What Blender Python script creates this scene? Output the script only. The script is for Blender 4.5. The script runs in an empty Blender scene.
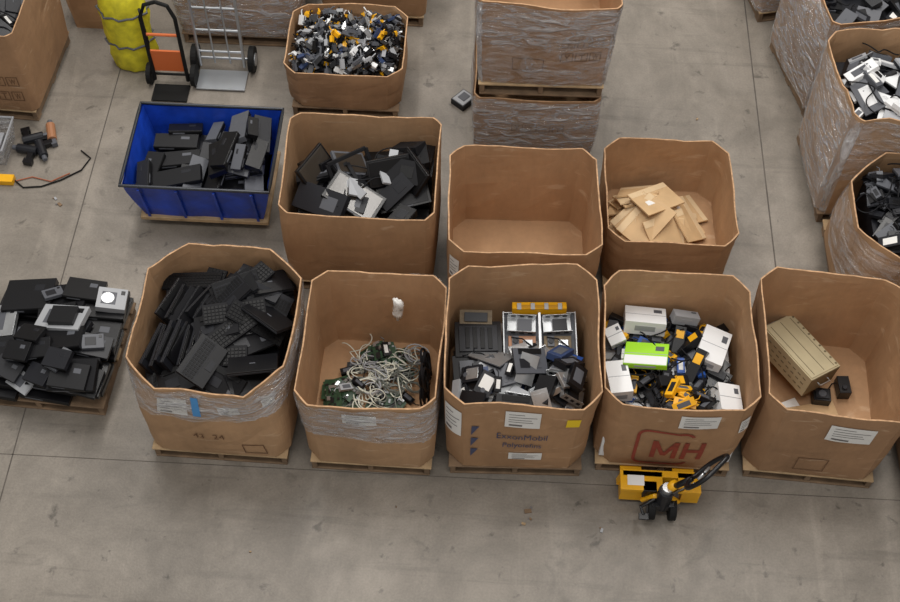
import bpy, math, random
import numpy as np
from mathutils import Vector, Matrix, noise, Euler
random.seed(7)
R=random.Random(11)
SC=bpy.context.scene
COL=SC.collection
# ------------------------------------------------------------------ materials
def lin(c):
    return tuple(((x/255)/12.92 if x/255<=.04045 else (((x/255)+.055)/1.055)**2.4) for x in c)+(1,)
MATS={}
def mat(name,c,rough=.6,metal=0,var=.0,scale=6.0,bump=0.0,c2=None,alpha=1,detail=4,spec=None):
    if name in MATS: return MATS[name]
    m=bpy.data.materials.new(name); m.use_nodes=True
    nt=m.node_tree; b=nt.nodes['Principled BSDF']
    b.inputs['Base Color'].default_value=lin(c)
    b.inputs['Roughness'].default_value=rough
    b.inputs['Metallic'].default_value=metal
    b.inputs['Alpha'].default_value=alpha
    if spec is not None: b.inputs['Specular IOR Level'].default_value=spec
    if var or bump or c2:
        tc=nt.nodes.new('ShaderNodeTexCoord')
        n=nt.nodes.new('ShaderNodeTexNoise'); n.inputs['Scale'].default_value=scale; n.inputs['Detail'].default_value=detail
        nt.links.new(tc.outputs['Object'],n.inputs['Vector'])
        r=nt.nodes.new('ShaderNodeValToRGB')
        l=lin(c)
        if c2: a_=l; b_=lin(c2)
        else:
            a_=tuple(x*(1-var) for x in l[:3])+(1,); b_=tuple(min(1,x*(1+var)) for x in l[:3])+(1,)
        r.color_ramp.elements[0].color=a_; r.color_ramp.elements[1].color=b_
        r.color_ramp.elements[0].position=.3; r.color_ramp.elements[1].position=.7
        nt.links.new(n.outputs['Fac'],r.inputs['Fac']); nt.links.new(r.outputs['Color'],b.inputs['Base Color'])
        if bump:
            bp=nt.nodes.new('ShaderNodeBump'); bp.inputs['Strength'].default_value=bump; bp.inputs['Distance'].default_value=.01
            nt.links.new(n.outputs['Fac'],bp.inputs['Height']); nt.links.new(bp.outputs['Normal'],b.inputs['Normal'])
    MATS[name]=m; return m

def cardboard(name,c,dirt=.14):
    m=mat(name,c,.75)
    nt=m.node_tree; b=nt.nodes['Principled BSDF']; b.inputs['Specular IOR Level'].default_value=.28
    N=nt.nodes.new; L=nt.links.new
    tc=N('ShaderNodeTexCoord')
    mp=N('ShaderNodeMapping'); mp.inputs['Scale'].default_value=(1,1,.4); L(tc.outputs['Object'],mp.inputs['Vector'])
    n1=N('ShaderNodeTexNoise'); n1.inputs['Scale'].default_value=2.2; n1.inputs['Detail'].default_value=8; n1.inputs['Roughness'].default_value=.66; L(mp.outputs[0],n1.inputs['Vector'])
    n2=N('ShaderNodeTexNoise'); n2.inputs['Scale'].default_value=30; n2.inputs['Detail'].default_value=3; L(mp.outputs[0],n2.inputs['Vector'])
    l=lin(c)
    r=N('ShaderNodeValToRGB'); e=r.color_ramp.elements
    e[0].position=.3; e[1].position=.72
    e[0].color=tuple(x*(1-dirt*1.7) for x in l[:3])+(1,); e[1].color=tuple(x*(1+dirt*1.1) for x in l[:3])+(1,)
    L(n1.outputs['Fac'],r.inputs['Fac'])
    mx=N('ShaderNodeMixRGB'); mx.blend_type='MULTIPLY'; mx.inputs['Fac'].default_value=.2
    bw=N('ShaderNodeRGBToBW'); L(n2.outputs['Color'],bw.inputs[0])
    L(r.outputs['Color'],mx.inputs['Color1']); L(bw.outputs[0],mx.inputs['Color2'])
    # light scuffs
    ns=N('ShaderNodeTexNoise'); ns.inputs['Scale'].default_value=9; ns.inputs['Detail'].default_value=5; ns.inputs['Distortion'].default_value=1.0
    mps=N('ShaderNodeMapping'); mps.inputs['Scale'].default_value=(.5,.5,1.6); L(tc.outputs['Object'],mps.inputs['Vector']); L(mps.outputs[0],ns.inputs['Vector'])
    ms=N('ShaderNodeMapRange'); ms.inputs['From Min'].default_value=.62; ms.inputs['From Max'].default_value=.74; ms.inputs['To Max'].default_value=.3; L(ns.outputs['Fac'],ms.inputs['Value'])
    mxs=N('ShaderNodeMixRGB'); L(ms.outputs[0],mxs.inputs['Fac']); L(mx.outputs['Color'],mxs.inputs['Color1']); mxs.inputs['Color2'].default_value=lin((214,188,158))
    n3=N('ShaderNodeTexNoise'); n3.inputs['Scale'].default_value=3.4; n3.inputs['Detail'].default_value=5; n3.inputs['Distortion'].default_value=.4; L(tc.outputs['Object'],n3.inputs['Vector'])
    bp=N('ShaderNodeBump'); bp.inputs['Strength'].default_value=.4; bp.inputs['Distance'].default_value=.02
    L(n3.outputs['Fac'],bp.inputs['Height']); L(bp.outputs['Normal'],b.inputs['Normal'])
    r2=N('ShaderNodeHueSaturation'); r2.inputs['Saturation'].default_value=.95; r2.inputs['Value'].default_value=1.1
    L(mxs.outputs['Color'],r2.inputs['Color']); L(r2.outputs['Color'],b.inputs['Base Color'])
    return m
CB=[cardboard('cardboard_a',(168,129,92)),cardboard('cardboard_b',(158,121,87)),cardboard('cardboard_c',(178,141,104))]
CBIN=cardboard('cardboard_inside',(178,139,101),.12)
EDGE=mat('cardboard_edge',(178,142,108),.9,var=.3,scale=30)
WOOD=mat('pallet_wood',(172,146,112),.85,var=.3,scale=8,bump=.3)
WOODD=mat('pallet_wood_dark',(122,100,78),.9,var=.3,scale=8,bump=.3)
PAPER=mat('paper_label',(226,225,222),.6)
INK=mat('ink',(110,106,106),.8)
PRINT=mat('brown_print',(110,80,56),.9)
BLUEINK=mat('blue_ink',(70,74,100),.8)
REDINK=mat('red_ink',(142,62,46),.85,var=.15,scale=20)
YEL=mat('yellow_sticker',(240,205,30),.6)
BLK=mat('black_plastic',(17,17,20),.32,spec=.4)
BLKM=mat('matte_black_plastic',(22,22,25),.6,spec=.2)
BLK2=mat('dark_plastic',(28,29,34),.42,spec=.35)
KEY=mat('key_black',(11,11,13),.5,spec=.3)
GRY=mat('grey_plastic',(84,86,92),.45,spec=.35)
LGRY=mat('light_grey_plastic',(156,158,162),.45)
SIL=mat('silver_metal',(186,188,190),.3,metal=.8,var=.12,scale=10)
WHT=mat('white_carton',(224,225,226),.5)
GRN=mat('lime_green',(150,208,36),.5)
BLU=mat('bright_blue',(38,84,165),.45)
SLATE=mat('slate_blue',(44,60,96),.45)
PCB=mat('circuit_green',(46,74,50),.5,var=.3,scale=25)
CHIP=mat('chip',(30,30,30),.4)
ORG=mat('orange_copper',(156,108,76),.5)
YELM=mat('yellow_paint',(228,168,20),.4,var=.08,scale=12)
RUB=mat('black_rubber',(20,20,20),.7,spec=.25)
BEIGE=mat('beige_metal',(186,174,142),.42,metal=.15,var=.06,scale=8)
BEIGED=mat('beige_metal_dark',(116,104,80),.5,metal=.2)
ENV=mat('manila_envelope',(196,164,122),.7,var=.1,scale=6)
ENV2=mat('manila_light',(210,184,146),.7,var=.08,scale=6)
CABW=mat('white_cable',(206,206,192),.45)
CABG=mat('grey_cable',(104,108,102),.5)
BLUETUB=mat('blue_tub_plastic',(24,62,168),.35,var=.35,scale=5,bump=.8)
TAPEB=mat('blue_tape',(70,140,200),.5)
def wrapmat(name,lo,hi,sc=(1,1,3.5),fs=5,gloss=.16):
    m=bpy.data.materials.new(name); m.use_nodes=True; nt=m.node_tree; N=nt.nodes.new; L=nt.links.new
    for n in list(nt.nodes): nt.nodes.remove(n)
    o=N('ShaderNodeOutputMaterial'); mx=N('ShaderNodeMixShader'); tr=N('ShaderNodeBsdfTransparent'); p=N('ShaderNodeBsdfPrincipled')
    p.inputs['Base Color'].default_value=lin((226,227,232)); p.inputs['Roughness'].default_value=.2; p.inputs['Specular IOR Level'].default_value=.9
    gl=N('ShaderNodeBsdfGlossy'); gl.inputs['Roughness'].default_value=.16
    mg=N('ShaderNodeMixShader'); mg.inputs['Fac'].default_value=gloss
    tc=N('ShaderNodeTexCoord'); mp=N('ShaderNodeMapping'); mp.inputs['Scale'].default_value=sc; mp.inputs['Rotation'].default_value=(.25,.3,.1)
    n=N('ShaderNodeTexNoise'); n.inputs['Scale'].default_value=fs; n.inputs['Detail'].default_value=7; n.inputs['Distortion'].default_value=1.4; n.inputs['Roughness'].default_value=.6
    L(tc.outputs['Object'],mp.inputs[0]); L(mp.outputs[0],n.inputs['Vector'])
    mr=N('ShaderNodeMapRange'); mr.inputs['From Min'].default_value=.42; mr.inputs['From Max'].default_value=.68
    mr.inputs['To Min'].default_value=lo; mr.inputs['To Max'].default_value=hi
    L(n.outputs['Fac'],mr.inputs['Value']); L(mr.outputs[0],mx.inputs['Fac'])
    bp=N('ShaderNodeBump'); bp.inputs['Strength'].default_value=1; bp.inputs['Distance'].default_value=.07
    L(n.outputs['Fac'],bp.inputs['Height']); L(bp.outputs['Normal'],p.inputs['Normal']); L(bp.outputs['Normal'],gl.inputs['Normal'])
    L(tr.outputs[0],mx.inputs[1]); L(p.outputs[0],mx.inputs[2]); L(mx.outputs[0],mg.inputs[1]); L(gl.outputs[0],mg.inputs[2]); L(mg.outputs[0],o.inputs['Surface'])
    return m
WRAP=wrapmat('shrink_wrap',.12,.7)
WRAP2=wrapmat('shrink_wrap_thin',.05,.5,(1,1,2.2),4,.1)
WRAP3=wrapmat('shrink_wrap_heavy',.2,.98,(2.5,2.5,.7),4,.22)
# ------------------------------------------------------------------ mesh builder
def T(x,y,z): return Matrix.Translation((x,y,z))
def RZ(a): return Matrix.Rotation(a,4,'Z')
def RX(a): return Matrix.Rotation(a,4,'X')
def RY(a): return Matrix.Rotation(a,4,'Y')
D2=math.radians
I4=Matrix.Identity(4)
class MB:
    def __init__(s): s.v=[];s.f=[];s.m=[];s.mats=[]
    def mi(s,m):
        if m not in s.mats: s.mats.append(m)
        return s.mats.index(m)
    def add(s,vs,fs,m,M=I4):
        o=len(s.v); k=s.mi(m)
        s.v+= [tuple(M@Vector(v)) for v in vs]
        s.f+= [tuple(i+o for i in f) for f in fs]; s.m+=[k]*len(fs)
    def box(s,M,sx,sy,sz,m,tx=1,ty=1):
        a,b,c=sx/2,sy/2,sz/2
        vs=[(-a,-b,-c),(a,-b,-c),(a,b,-c),(-a,b,-c),(-a*tx,-b*ty,c),(a*tx,-b*ty,c),(a*tx,b*ty,c),(-a*tx,b*ty,c)]
        s.add(vs,[(3,2,1,0),(4,5,6,7),(0,1,5,4),(1,2,6,5),(2,3,7,6),(3,0,4,7)],m,M)
    def cyl(s,M,r,h,m,n=16,r2=None):
        r2=r if r2 is None else r2
        vs=[(r*math.cos(2*math.pi*i/n),r*math.sin(2*math.pi*i/n),-h/2) for i in range(n)]+[(r2*math.cos(2*math.pi*i/n),r2*math.sin(2*math.pi*i/n),h/2) for i in range(n)]
        fs=[(i,(i+1)%n,n+(i+1)%n,n+i) for i in range(n)]+[tuple(range(n-1,-1,-1)),tuple(range(n,2*n))]
        s.add(vs,fs,m,M)
    def tube(s,pts,r,m,n=6,M=I4,closed=False):
        P=[Vector(p) for p in pts]; vs=[];fs=[]
        k=len(P); up=Vector((.13,.21,1)).normalized()
        for i,p in enumerate(P):
            if closed: t=(P[(i+1)%k]-P[i-1])
            else: t=(P[min(i+1,k-1)]-P[max(i-1,0)])
            t=t.normalized() if t.length>1e-9 else Vector((1,0,0))
            a=t.cross(up)
            if a.length<1e-3: a=t.cross(Vector((1,0,0)))
            a.normalize(); b=t.cross(a)
            rr=r[i] if isinstance(r,(list,tuple)) else r
            for j in range(n):
                an=2*math.pi*j/n; vs.append(tuple(p+a*math.cos(an)*rr+b*math.sin(an)*rr))
        for i in range(k if closed else k-1):
            i2=(i+1)%k
            for j in range(n):
                fs.append((i*n+j,i*n+(j+1)%n,i2*n+(j+1)%n,i2*n+j))
        if not closed: fs+= [tuple(range(n-1,-1,-1)),tuple((k-1)*n+j for j in range(n))]
        s.add(vs,fs,m,M)
    def finish(s,name,parent=None,bevel=0,smooth=False,seg=1):
        me=bpy.data.meshes.new(name); me.from_pydata(s.v,[],s.f); me.update()
        for m in s.mats: me.materials.append(m)
        me.polygons.foreach_set('material_index',s.m)
        if smooth: me.polygons.foreach_set('use_smooth',[True]*len(me.polygons))
        ob=bpy.data.objects.new(name,me); COL.objects.link(ob)
        if parent: ob.parent=parent
        if bevel:
            b=ob.modifiers.new('bevel','BEVEL'); b.width=bevel; b.segments=seg; b.limit_method='ANGLE'; b.angle_limit=D2(50)
        return ob
def empty(name,x=0,y=0,z=0,yaw=0):
    e=bpy.data.objects.new(name,None); COL.objects.link(e); e.location=(x,y,z); e.rotation_euler=(0,0,yaw); e.empty_display_size=.1
    return e
def textgeo(body):
    cu=bpy.data.curves.new('t','FONT'); cu.body=body; cu.size=1
    ob=bpy.data.objects.new('t',cu); COL.objects.link(ob)
    bpy.context.view_layer.update()
    me=ob.evaluated_get(bpy.context.evaluated_depsgraph_get()).to_mesh()
    vs=[tuple(v.co) for v in me.vertices]; fs=[tuple(p.vertices) for p in me.polygons]
    bpy.data.objects.remove(ob)
    xs=[v[0] for v in vs]; ys=[v[1] for v in vs]
    x0,x1,y0,y1=min(xs),max(xs),min(ys),max(ys)
    return [((v[0]-x0)/(x1-x0),(v[1]-y0)/(y1-y0)) for v in vs],fs
# ------------------------------------------------------------------ gaylord box
PZ=.13
class Gaylord:
    def __init__(s,x,y,w,d,h,yaw=0,c=.13,z=PZ,name='gaylord_box',cb=0,bot=.955,amp=.013,bulge=.02,seed=0,rim=.014,pallet=True,lean=(0,0),cbot=None):
        s.x,s.y,s.w,s.d,s.h,s.c,s.z=x,y,w,d,h,c,z
        s.bot,s.amp,s.bulge,s.seed,s.rim,s.lean=bot,amp,bulge,seed,rim,lean
        yaw=D2(yaw); s.yaw=yaw; s.M=T(x,y,0)@RZ(yaw)
        s.e=empty(name,x,y,z,yaw)
        a,b=w/2,d/2
        def cs(c): return [(-a+c,-b),(a-c,-b),(a,-b+c),(a,b-c),(a-c,b),(-a+c,b),(-a,b-c),(-a,-b+c)]
        s.cor=cs(c); s.cor0=cs(c if cbot is None else cbot)
        s.build(CB[cb]); s.k=0
        if pallet: mkpallet(x,y,w*.93,d*.97,yaw,z-PZ)
    def P(s,seg,u,zf,off=0):
        zf=max(0.0,zf); k=min(1,zf*1.1)
        A=s.cor[seg]; B=s.cor[(seg+1)%8]; A0=s.cor0[seg]; B0=s.cor0[(seg+1)%8]
        x=(A[0]+(B[0]-A[0])*u)*k+(A0[0]+(B0[0]-A0[0])*u)*(1-k); y=(A[1]+(B[1]-A[1])*u)*k+(A0[1]+(B0[1]-A0[1])*u)*(1-k)
        sc=s.bot+(1-s.bot)*zf**.8
        L=math.hypot(x,y) or 1
        n=noise.noise(Vector((x*1.7+s.seed*7.3,y*1.7,zf*1.3)))*s.amp*(0.3+zf)*2
        # creased dents: piecewise (ridge-like) so folds stay crisp
        dn=abs(noise.noise(Vector((x*2.6+s.seed*1.9,y*2.6,zf*2.6+4))))
        n+=min(dn,.25)*s.amp*1.6
        bl=s.bulge*math.sin(math.pi*u)*math.sin(math.pi*min(1,zf*.9+.05))
        r=n+bl+off
        zz=zf*s.h
        if zf>.9: zz+=(noise.noise(Vector((x*2.2+s.seed*5,y*2.2,9)))*2.0+noise.noise(Vector((x*9+s.seed*5,y*9,3)))*.7)*s.rim*(zf-.9)/.1
        return (x*sc+x/L*r+s.lean[0]*zf, y*sc+y/L*r+s.lean[1]*zf, zz)
    def build(s,cm):
        mb=MB(); nu=10; zs=[0,.04,.12,.2,.28,.36,.44,.52,.6,.68,.76,.84,.9,.95,1.0]
        def ring(zf,off):
            return [s.P(sg,i/nu,zf,off) for sg in range(8) for i in range(nu)]
        n=8*nu
        vs=[];fs=[]
        for zf in zs: vs+=ring(zf,0)
        for k in range(len(zs)-1):
            for i in range(n):
                fs.append((k*n+i,k*n+(i+1)%n,(k+1)*n+(i+1)%n,(k+1)*n+i))
        mb.add(vs,fs,cm)
        th=-.011
        vs=[];fs=[]
        for zf in zs:
            r=ring(zf,th)
            if zf==0: r=[(p[0],p[1],.014) for p in r]
            vs+=r
        for k in range(len(zs)-1):
            for i in range(n):
                fs.append((k*n+(i+1)%n,k*n+i,(k+1)*n+i,(k+1)*n+(i+1)%n))
        fs.append(tuple(range(n)))
        mb.add(vs,fs,CBIN)
        a=ring(1,0); b=ring(1,th)
        mb.add(a+b,[(i,(i+1)%n,n+(i+1)%n,n+i) for i in range(n)],EDGE)
        mb.add([(p[0],p[1],.001) for p in ring(0,0)],[tuple(range(n-1,-1,-1))],cm)
        mb.finish('carton_shell',s.e)
    def decal(s,seg,u0,u1,z0,z1,m,off=.003,mb=None,skew=0):
        own=mb is None
        if own: mb=MB()
        nx=max(3,int(abs(u1-u0)*20)+1); nz=5
        vs=[];fs=[]
        for j in range(nz+1):
            for i in range(nx+1):
                vs.append(s.P(seg,u0+(u1-u0)*i/nx,z0+(z1-z0)*j/nz+skew*i/nx,off))
        for j in range(nz):
            for i in range(nx):
                o=j*(nx+1)+i; fs.append((o,o+1,o+nx+2,o+nx+1))
        mb.add(vs,fs,m)
        if own: s.k+=1; mb.finish('print_%d'%s.k,s.e)
    def stroke(s,seg,p,q,wu,m,mb,off=.006):
        vs=[];fs=[];n=8
        for i in range(n+1):
            t=i/n; u=p[0]+(q[0]-p[0])*t; z=p[1]+(q[1]-p[1])*t
            vs+=[s.P(seg,u,z,off),s.P(seg,u+wu,z,off)]
        for i in range(n): fs.append((2*i,2*i+1,2*i+3,2*i+2))
        mb.add(vs,fs,m)
    def label(s,seg,u0,u1,z0,z1,skew=0):
        mb=MB(); s.decal(seg,u0,u1,z0,z1,PAPER,.007,mb,skew)
        du=u1-u0;dz=z1-z0
        for f,l in ((.82,.45),(.66,.8),(.5,.65),(.36,.7)):
            s.decal(seg,u0+du*.1,u0+du*(.1+l),z0+dz*f-dz*.015,z0+dz*f+dz*.015,INK,.0085,mb,skew*l)
        s.decal(seg,u0+du*.12,u0+du*.5,z0+dz*.1,z0+dz*.2,INK,.0085,mb,skew*.6)
        s.k+=1; mb.finish('shipping_label_%d'%s.k,s.e)
    def text(s,seg,u0,u1,z0,z1,body,m,off=.007):
        vs,fs=textgeo(body); mb=MB()
        mb.add([s.P(seg,u0+(u1-u0)*v[0],z0+(z1-z0)*v[1],off) for v in vs],fs,m)
        s.k+=1; mb.finish('print_%d'%s.k,s.e)
    def frame(s,seg,u0,u1,z0,z1,m,t=.02):
        mb=MB(); tz=t*1.1
        s.decal(seg,u0,u1,z0,z0+tz,m,.006,mb); s.decal(seg,u0,u1,z1-tz,z1,m,.006,mb)
        s.decal(seg,u0,u0+t,z0,z1,m,.006,mb); s.decal(seg,u1-t,u1,z0,z1,m,.006,mb)
        s.k+=1; mb.finish('print_%d'%s.k,s.e)
    def symbols(s,seg,u0,z0,n=3,sz=.09,m=None):
        m=m or PRINT
        for i in range(n):
            a=u0+i*sz*1.15
            s.frame(seg,a,a+sz,z0,z0+sz*1.15,m,.008)
            s.text(seg,a+sz*.25,a+sz*.75,z0+sz*.2,z0+sz*.95,'YTW'[i%3],m)
    def wrap(s,z0,z1,m=None,off=.011,segs=range(8)):
        mb=MB(); nu=10; nz=12; vs=[];fs=[]
        segs=list(segs)
        for sg in segs:
            o=len(vs)
            for j in range(nz+1):
                for i in range(nu+1):
                    zf=z0+(z1-z0)*j/nz
                    if j in(0,nz): zf+=noise.noise(Vector((sg*2+i*.4,s.seed,j)))*.05
                    vs.append(s.P(sg,i/nu,min(zf,1.0),off+.008*noise.noise(Vector((sg+i*.9,j*.9,s.seed)))))
            for j in range(nz):
                for i in range(nu):
                    q=o+j*(nu+1)+i; fs.append((q,q+1,q+nu+2,q+nu+1))
        mb.add(vs,fs,m or WRAP); s.k+=1; mb.finish('shrink_wrap_%d'%s.k,s.e,smooth=True)
def mkpallet(x,y,w,d,yaw,z=0,name='wooden_pallet'):
    mb=MB(); H=.125
    n=7; sw=d/n*.78
    for i in range(n):
        yy=-d/2+sw/2+(d-sw)*i/(n-1)
        mb.box(T(R.uniform(-.012,.012),yy,H-.009),w,sw,.018,WOOD if R.random()<.7 else WOODD)
    for i in range(3):
        xx=-w/2+.03+(w-.06)*i/2
        mb.box(T(xx,0,.062),.04,d*.985,.085,WOODD)
    for i in range(3):
        yy=-d/2+.05+(d-.1)*i/2
        mb.box(T(0,yy,.0095),w*.98,.09,.018,WOODD)
    ob=mb.finish(name,bevel=.003); ob.location=(x,y,z); ob.rotation_euler=(0,0,yaw)
    return ob
# ------------------------------------------------------------------ heap height-field dropper
class Heap:
    def __init__(s,w,d,z0,res=.02,fn=None):
        s.w,s.d,s.res=w,d,res; s.nx=int(w/res)+1; s.ny=int(d/res)+1
        s.h=np.full((s.nx,s.ny),z0,float)
        if fn:
            for i in range(s.nx):
                for j in range(s.ny): s.h[i,j]=fn(i*res-w/2,j*res-d/2)
    def drop(s,x,y,yaw,L,W,Th,tilt=.5,pct=75):
        c,sn=abs(math.cos(yaw)),abs(math.sin(yaw))
        ex=L/2*c+W/2*sn; ey=L/2*sn+W/2*c
        x=max(-s.w/2+ex,min(s.w/2-ex,x)) if s.w/2>ex else 0
        y=max(-s.d/2+ey,min(s.d/2-ey,y)) if s.d/2>ey else 0
        ca,sa=math.cos(yaw),math.sin(yaw)
        nl=max(3,int(L/s.res)+1); nw=max(3,int(W/s.res)+1)
        A=np.linspace(-L/2,L/2,nl); B=np.linspace(-W/2,W/2,nw); AA,BB=np.meshgrid(A,B,indexing='ij')
        X=x+ca*AA-sa*BB; Y=y+sa*AA+ca*BB
        I=np.clip(((X+s.w/2)/s.res).round().astype(int),0,s.nx-1); J=np.clip(((Y+s.d/2)/s.res).round().astype(int),0,s.ny-1)
        Z=s.h[I,J]
        G=np.stack([AA.ravel(),BB.ravel(),np.ones(AA.size)],1)
        co,_,_,_=np.linalg.lstsq(G,Z.ravel(),rcond=None)
        sa_,sb_=float(max(-tilt,min(tilt,co[0]))),float(max(-tilt,min(tilt,co[1])))
        pl=sa_*AA+sb_*BB
        z=float(np.percentile(Z-pl,pct))
        s.h[I,J]=np.maximum(s.h[I,J],z+pl+Th)
        ez=Vector((-sa_,-sb_,1)).normalized(); exx=Vector((1,0,sa_)).normalized(); eyy=ez.cross(exx)
        Rm=Matrix((exx,eyy,ez)).transposed().to_4x4()
        return T(x,y,0)@RZ(yaw)@T(0,0,z)@Rm@T(0,0,Th/2)
# items -------------------------------------------------------------
def laptop(mb,M,L=.34,W=.24,Th=.03,kind=None,dark=BLK):
    kind=kind if kind is not None else R.choice([0,0,1,2])
    mb.box(M@T(0,0,-Th*.22),L,W,Th*.5,BLK2)
    mb.box(M@T(0,0,Th*.27),L*.99,W*.985,Th*.42,dark)
    zt=Th*.5
    if kind==0:
        mb.box(M@T(0,W*.13,zt+.0005),L*.94,W*.46,.002,BLK2)
        for i in range(12):
            for j in range(4):
                mb.box(M@T(-L*.42+i*L*.0764,W*(-.02)+j*W*.1,zt+.002),L*.06,W*.078,.005,KEY)
        mb.box(M@T(0,-W*.3,zt+.001),L*.24,W*.22,.003,BLK2)
    elif kind==1:
        mb.box(M@T(0,W*.36,zt+.003),L*.7,W*.2,.008,KEY)
        mb.box(M@T(-L*.2,-W*.1,zt+.002),L*.3,W*.35,.004,BLK2)
        mb.box(M@T(L*.25,-W*.2,zt+.002),L*.12,W*.16,.003,GRY)
    else:
        mb.box(M@T(0,0,zt+.001),L*.12,W*.05,.002,GRY)
def keyboard(mb,M,L=.44,W=.15,Th=.024,m=BLKM):
    mb.box(M,L,W,Th,m)
    for i in range(16):
        for j in range(5):
            mb.box(M@T(-L*.455+i*L*.0607,-W*.38+j*W*.17,Th/2+.002),L*.05,W*.14,.005,KEY)
def hdd(mb,M,L=.147,W=.102,Th=.026,m=SIL):
    mb.box(M,L,W,Th,m); mb.box(M@T(L*.05,0,Th/2+.001),L*.6,W*.7,.002,R.choice([PAPER,LGRY,GRY,SIL])); mb.cyl(M@T(-L*.3,0,Th/2+.001),W*.15,.003,GRY,10)
def bracket(mb,M,L=.2,W=.14,H=.07,m=SIL):
    mb.box(M@T(0,0,-H/2),L,W,.004,m)
    for sy in(-1,1):
        mb.box(M@T(0,sy*W/2,0),L,.004,H,m)
        for k in(-1,0,1): mb.box(M@T(k*L*.3,sy*W/2,0),L*.16,.008,H*.4,BLK2)
    mb.box(M@T(-L/2,0,-H*.15),.004,W,H*.7,m); mb.box(M@T(L*.1,0,-H*.2),L*.5,W*.7,H*.3,R.choice([GRY,BLK2,LGRY]))
def pcb(mb,M,L=.2,W=.15,Th=.012,m=PCB):
    mb.box(M,L,W,.004,m)
    for i in range(9):
        mb.box(M@T(R.uniform(-.4,.4)*L,R.uniform(-.4,.4)*W,.007),R.uniform(.01,.04),R.uniform(.01,.03),R.uniform(.006,.016),R.choice([CHIP,CHIP,SIL,LGRY,CHIP]))
    mb.box(M@T(L*.45,0,.008),.02,W*.5,.018,SIL)
def coil(mb,M,r=.09,turns=3,rr=.004,m=CABW,h=.03,jit=.25):
    pts=[]; n=int(turns*18); ph=R.random()*6
    a1,a2,a3=R.uniform(-1,1),R.uniform(-1,1),R.uniform(-1,1)
    for i in range(n+1):
        t=i/18*2*math.pi
        q=r*(1+jit*math.sin(t*.37+ph)+jit*.5*math.sin(t*1.31+ph*2))
        pts.append((q*math.cos(t+ph)+a1*.02*math.sin(t*.5),q*math.sin(t+ph)*(.7+.2*a2),h*(.5+.5*math.sin(t*.71+ph+a3))))
    mb.tube(pts,rr,m,5,M)
def squiggle(mb,M,L=.3,rr=.004,m=BLKM,amp=.06,h=.02):
    p1,p2=R.uniform(0,6),R.uniform(0,6); pts=[]
    for i in range(22):
        t=i/21
        pts.append(((t-.5)*L+amp*.3*math.sin(t*9+p2),amp*math.sin(t*7+p1)*(.5+t),h*(.5+.5*math.sin(t*11+p2))))
    mb.tube(pts,rr,m,5,M)
def adapter(mb,M,m=BLK,L=.11,W=.05,Th=.032):
    mb.box(M,L,W,Th,m); mb.box(M@T(0,0,Th/2),L*.6,W*.6,.002,R.choice([GRY,GRY,BLK2,PAPER]))
    mb.tube([(L/2,0,0),(L/2+.03,0,.004),(L/2+.05,.02,.0)],.004,m,5,M)
def carton(mb,M,L,W,Th,m=WHT,band=None):
    mb.box(M,L,W,Th,m)
    mb.box(M@T(0,0,Th/2),L*.98,.006,.002,LGRY)
    mb.box(M@T(0,-W/2,0),L*.5,.003,Th*.4,LGRY)
    mb.box(M@T(L*.3,W*.25,Th/2+.001),L*.2,W*.2,.002,GRY if band is None else band)
# ------------------------------------------------------------------ camera
f_px,th,ro,ya,Hc=1228.4,D2(56.04),D2(1.02),D2(-2.14),8.194
fw=Vector((math.sin(ya)*math.cos(th),math.cos(ya)*math.cos(th),-math.sin(th)))
r0=Vector((math.cos(ya),-math.sin(ya),0)); u0=r0.cross(fw)
rr_=r0*math.cos(ro)+u0*math.sin(ro); uu_=rr_.cross(fw)
cd=bpy.data.cameras.new('camera'); cam=bpy.data.objects.new('camera',cd); COL.objects.link(cam)
cd.sensor_width=36; cd.lens=f_px/900*36; cd.clip_end=100
Mc=Matrix((rr_,uu_,-fw)).transposed().to_4x4(); Mc.translation=(0,0,Hc); cam.matrix_world=Mc
SC.camera=cam
# ------------------------------------------------------------------ floor
fm=bpy.data.materials.new('concrete'); fm.use_nodes=True; nt=fm.node_tree; N=nt.nodes.new; L=nt.links.new
b=nt.nodes['Principled BSDF']; b.inputs['Roughness'].default_value=.42; b.inputs['Specular IOR Level'].default_value=.4
tc=N('ShaderNodeTexCoord')
def nz(scale,det,dist=0,rough=.6,stretch=None,rot=0):
    n=N('ShaderNodeTexNoise'); n.inputs['Scale'].default_value=scale; n.inputs['Detail'].default_value=det; n.inputs['Distortion'].default_value=dist; n.inputs['Roughness'].default_value=rough
    if stretch:
        mp=N('ShaderNodeMapping'); mp.inputs['Scale'].default_value=stretch; mp.inputs['Rotation'].default_value=(0,0,rot); L(tc.outputs['Object'],mp.inputs[0]); L(mp.outputs[0],n.inputs['Vector'])
    else: L(tc.outputs['Object'],n.inputs['Vector'])
    return n
n1=nz(.6,9,.8,.68); n2=nz(2.6,7,.5,.65); n3=nz(60,2)
cr=N('ShaderNodeValToRGB'); e=cr.color_ramp.elements
e[0].position=.28; e[0].color=lin((108,101,92)); e[1].position=.72; e[1].color=lin((154,146,136))
L(n1.outputs['Fac'],cr.inputs['Fac'])
def mul(a,bn,lo,hi,fmin=.35,fmax=.65):
    mr=N('ShaderNodeMapRange'); mr.inputs['From Min'].default_value=fmin; mr.inputs['From Max'].default_value=fmax; mr.inputs['To Min'].default_value=lo; mr.inputs['To Max'].default_value=hi
    L(bn,mr.inputs['Value']); mx=N('ShaderNodeMixRGB'); mx.blend_type='MULTIPLY'; mx.inputs['Fac'].default_value=1
    L(a,mx.inputs['Color1']); L(mr.outputs[0],mx.inputs['Color2']); return mx.outputs['Color']
c=mul(cr.outputs['Color'],n2.outputs['Fac'],.82,1.08); c=mul(c,n3.outputs['Fac'],.92,1.05)
n4=nz(7,4,.4); c=mul(c,n4.outputs['Fac'],.5,1,.28,.37)
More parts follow.
